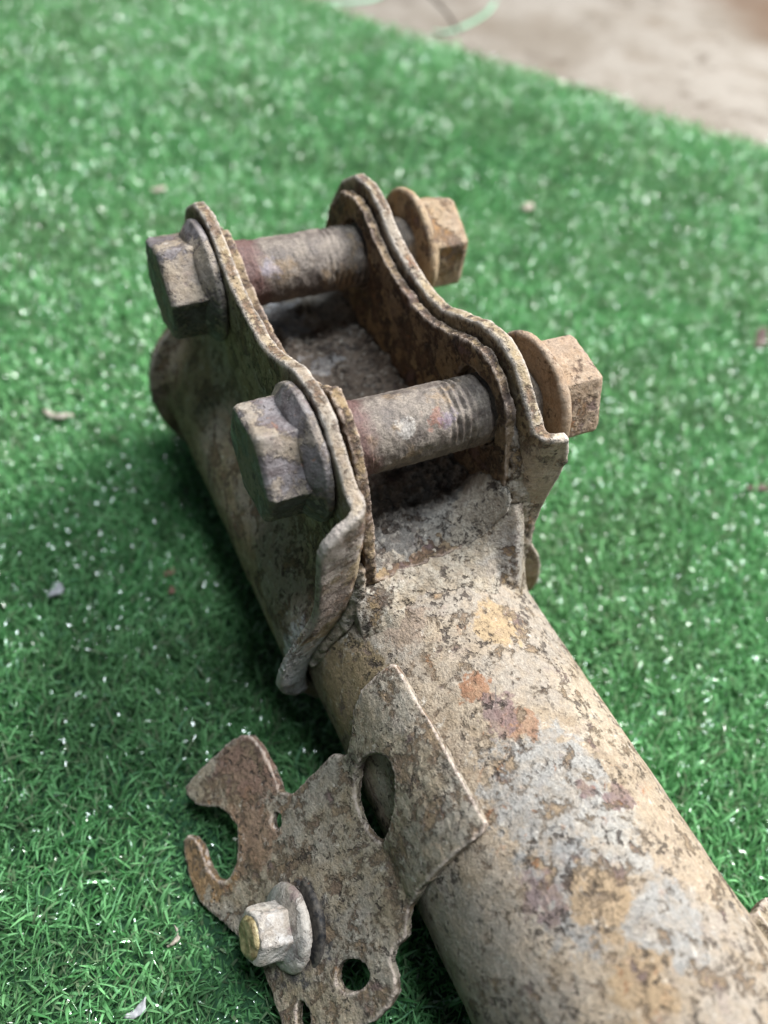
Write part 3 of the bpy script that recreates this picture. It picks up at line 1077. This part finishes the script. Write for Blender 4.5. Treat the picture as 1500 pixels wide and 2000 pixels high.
# ------------------------------------------------------------------ the two through bolts with their nuts
def through_bolt(yb, zb, tilt, hex_rot, nut_rot, x_head, x_nut, x_end, M_nut, label, nlabel):
    t = tilt
    v, f = [], []
    sg = 80
    xs = np.arange(x_head + 1.5, x_end, 0.17)
    for x in xs:
        for i in range(sg):
            a = 2 * math.pi * i / sg
            r = 7.0
            if x > 5.5:
                ph = (x / 1.5 + i / sg) % 1.0
                clog = min(1.0, max(0.12, 0.62 + 1.1 * fb(x / 4, math.cos(a) * 1.6 + yb, math.sin(a) * 1.6)))
                r -= 0.75 * abs(2 * ph - 1) * min(1, (x - 5.5) / 3) * clog
            elif x < -9:
                r = 7.25
            r += 0.16 * fb(x / 2.2, math.cos(a) * 3 + yb, math.sin(a) * 3)
            v.append((x, yb + t[0] * x + r * math.cos(a), zb + t[1] * x + r * math.sin(a)))
    n = len(xs)
    for j in range(n - 1):
        for i in range(sg):
            k = (i + 1) % sg
            f.append((j * sg + i, j * sg + k, (j + 1) * sg + k, (j + 1) * sg + i))
    f.append(tuple(range(sg))[::-1])
    f.append(tuple((n - 1) * sg + i for i in range(sg)))
    sh = mesh_obj('through_bolt', v, f, M_shank, strut)
    fix_normals(sh)
    corrode(sh, 0, 0, ((3.0, 0.22), (1.0, 0.18)))
    sh['label'] = label
    v, f = lathe_x([(x_head, 12.4), (x_head - 0.5, 12.9), (x_head - 1.5, 12.9), (x_head - 2.0, 12.3), (x_head - 3.9, 10.2), (x_head - 4.6, 8)], yb, zb, 72, tilt=t)
    fl_ = mesh_obj('head_flange', v, f, M_head, sh)
    fix_normals(fl_)
    corrode(fl_, 0.38, 1, ((5.0, 0.35), (1.2, 0.14)))
    v, f = hexprism(x_head - 2.5, x_head - 10.9, 19.0, yb, zb, hex_rot, 0.9, tilt=t)
    hd = mesh_obj('bolt_head', v, f, M_head, sh)
    fix_normals(hd)
    corrode(hd, 0.35, 2, ((5.0, 0.35), (1.2, 0.14)))
    v, f = lathe_x([(x_nut, 12.6), (x_nut + 0.5, 13.1), (x_nut + 1.5, 13.1), (x_nut + 2.1, 12.4), (x_nut + 3.8, 10.4), (x_nut + 4.4, 8)], yb, zb, 72, tilt=t)
    nf = mesh_obj('flange_nut', v, f, M_nut, strut)
    fix_normals(nf)
    corrode(nf, 0.38, 1, ((5.0, 0.3), (1.2, 0.12)))
    nf['label'] = nlabel
    v, f = hexprism(x_nut + 2.5, x_nut + 12.0, 19.3, yb, zb, nut_rot, 1.6, tilt=t)
    nh = mesh_obj('hexagon', v, f, M_nut, nf)
    fix_normals(nh)
    corrode(nh, 0.35, 2, ((5.0, 0.3), (1.2, 0.12)))


through_bolt(B_NEAR[0], B_NEAR[1], (-0.0357, -0.0233), math.radians(141), math.radians(100), -18.6, 26.5, 33.0, M_nut,
             'grey bolt with red oxide flake, beside the hose bracket end', 'dusty brown nut standing off the ear')
through_bolt(B_FAR[0], B_FAR[1], (-0.0107, -0.0289), math.radians(134), math.radians(122), -18.6, 28.5, 36, M_nut2,
             'dark grey bolt with torn threads at the closed end', 'orange rusted nut standing off the ear')

# small tab on the other side of the tube
tab_path = Path([(23.5, 10), (27, 6), (34, 3), (48, 1)], smooth=2)
if tab_path.at(10)[3] < 0:
    tab_path.flip = -1


def map_tab(s, y):
    x, z, nx, nz = tab_path.at(s)
    return (x, y, z), (nx, 0, nz)


tabo = sheet('side_tab', [(0, -84), (8, -83), (16, -84.5), (24, -88), (25, -100), (20, -112), (0, -112)], [], map_tab, 2.4, M_hose, strut, step=1.2, rough=0.3, seed=60, voxel=0.5, smooth=2,
             disp=((6.0, 0.4), (1.7, 0.3)))

# ------------------------------------------------------------------ small loose things
TOP = -25.5


def sliver(name, x, y, z, length, width, thick, ang, mat, label, cat, bend=0.2, group=None, seed=0):
    r = random.Random(seed)
    n = 7
    v, f = [], []
    for i in range(n):
        t = i / (n - 1)
        u = (t - 0.5) * length
        w = width * (0.35 + 0.65 * math.sin(math.pi * min(max(t, 0.06), 0.94))) * r.uniform(0.8, 1.2) / 2
        off = bend * length * (t - 0.5) ** 2 * 2 + r.uniform(-.12, .12) * width
        zc = z + r.uniform(-.15, .15) * width
        for (a, b) in ((-w, -thick / 2), (w, -thick / 2), (w * 0.85, thick / 2), (-w * 0.85, thick / 2)):
            lx, ly = u, off + a
            v.append((x + lx * math.cos(ang) - ly * math.sin(ang), y + lx * math.sin(ang) + ly * math.cos(ang), zc + b))
    for i in range(n - 1):
        for k in range(4):
            a, b = i * 4 + k, i * 4 + (k + 1) % 4
            f.append((a, b, b + 4, a + 4))
    f.append((3, 2, 1, 0))
    f.append(tuple((n - 1) * 4 + k for k in range(4)))
    c = np.array([x, y, z])
    o = mesh_obj(name, np.array(v) - c, f, mat)
    o.location = c * MM
    fix_normals(o)
    sb = o.modifiers.new('soften', 'SUBSURF')
    sb.levels = sb.render_levels = 2
    corrode(o, 0, 0, ((2.2, 0.7), (0.9, 0.3)))
    return tag(o, label, cat, group)


sliver('wood_chip', -57.1, 114.1, TOP, 9.5, 2.6, 1.2, -0.55, M_chip, 'pale curved wood chip lying on the shaded turf', 'wood chip', 0.3, seed=1)
sliver('lint_tuft', -70.2, 51.6, TOP, 5.0, 4.0, 1.4, 0.9, M_fluff, 'white tuft of lint on the shaded turf', 'lint', 0.1, seed=2)
sliver('plastic_scrap', -76.2, -47.5, TOP, 5.0, 2.2, 1.4, 0.3, M_fluff, 'crumpled whitish scrap on the turf by the hose bracket', 'scrap', 0.4, seed=3)
for i, (x, y) in enumerate(((-42.6, 45.9), (-43.6, 40.3))):
    sliver('rust_flake', x, y, TOP, 3.8 - i, 2.4 - 0.5 * i, 0.8, 0.4 + i, M_flake, ('larger reddish rust flake on turf beside the clamp bracket', 'smaller reddish rust flake next to a larger one, nearer the hose bracket')[i], 'rust flake', 0.2, 'rust flakes beside the bracket', seed=4 + i)
sliver('pebble_chip', 148.1, 167.8, TOP + .5, 6.0, 5.0, 2.0, 0.4, M_chip, 'pinkish white chip alone on the sunlit turf', 'chip', 0.2, seed=6)
sliver('dark_flake', 184.9, 62.6, TOP, 12, 6, 1.2, 0.6, M_dflake, 'dark purple brown flake on turf, farther from the tube', 'rust flake', 0.2, seed=7)
sliver('dark_flake', 130.6, 7.0, TOP, 8, 3, 1.2, 2.6, M_dflake, 'long dark brown flake on turf, nearer the tube', 'rust flake', 0.2, seed=8)
sliver('twig_curl', -66.1, -38.5, TOP, 4.0, 0.9, 0.7, 0.9, M_chip, 'tiny curled pale fibre beside the bracket horn', 'fibre', 0.7, seed=9)
sliver('lint_speck', 7.3, 228.4, TOP + .5, 7, 4, 1.2, 0.2, M_chip, 'blurred pale speck on turf behind the far ear', 'speck', 0.2, seed=10)


def strip(name, pts, width, thick, mat, label, cat):
    pts = [np.array(p, float) for p in pts]
    for _ in range(2):
        q = [pts[0]]
        for a, b in zip(pts[:-1], pts[1:]):
            q += [a * .75 + b * .25, a * .25 + b * .75]
        q.append(pts[-1])
        pts = q
    v, f = [], []
    c = pts[0]
    for i, p in enumerate(pts):
        t = pts[min(i + 1, len(pts) - 1)] - pts[max(i - 1, 0)]
        t /= np.linalg.norm(t)
        s = np.array([-t[1], t[0], 0])
        tw = 1 - 0.6 * abs(i / (len(pts) - 1) - 0.45)
        for a, b in ((-1, -1), (1, -1), (1, 1), (-1, 1)):
            v.append(p - c + s * a * width / 2 * tw + np.array([0, 0, b * thick / 2]))
    for i in range(len(pts) - 1):
        for k in range(4):
            a, b = i * 4 + k, i * 4 + (k + 1) % 4
            f.append((a, b, b + 4, a + 4))
    f.append((3, 2, 1, 0))
    f.append(tuple((len(pts) - 1) * 4 + k for k in range(4)))
    o = mesh_obj(name, v, f, mat)
    o.location = c * MM
    fix_normals(o)
    return tag(o, label, cat)


strip('turf_strand', [(200, 349, -27), (214, 354, -31), (232, 363, -31.5), (252, 374, -31), (266, 388, -30)], 3.0, 0.5, M_strand,
      'loose pale green strand pulled from the turf edge onto concrete', 'strand')
strip('dry_stem', [(231, 412, -31.6), (230, 396, -31.4), (228, 378, -31.6), (220, 352, -31.4)], 2.0, 1.4, M_stem,
      'thin dark dry stem lying across the concrete', 'stem')
strip('turf_strand', [(158, 408, -29), (172, 410, -31), (190, 409, -31), (205, 418, -30)], 4.0, 0.5, M_strand,
      'short green strand at the turf edge, away from the dry stem', 'strand')
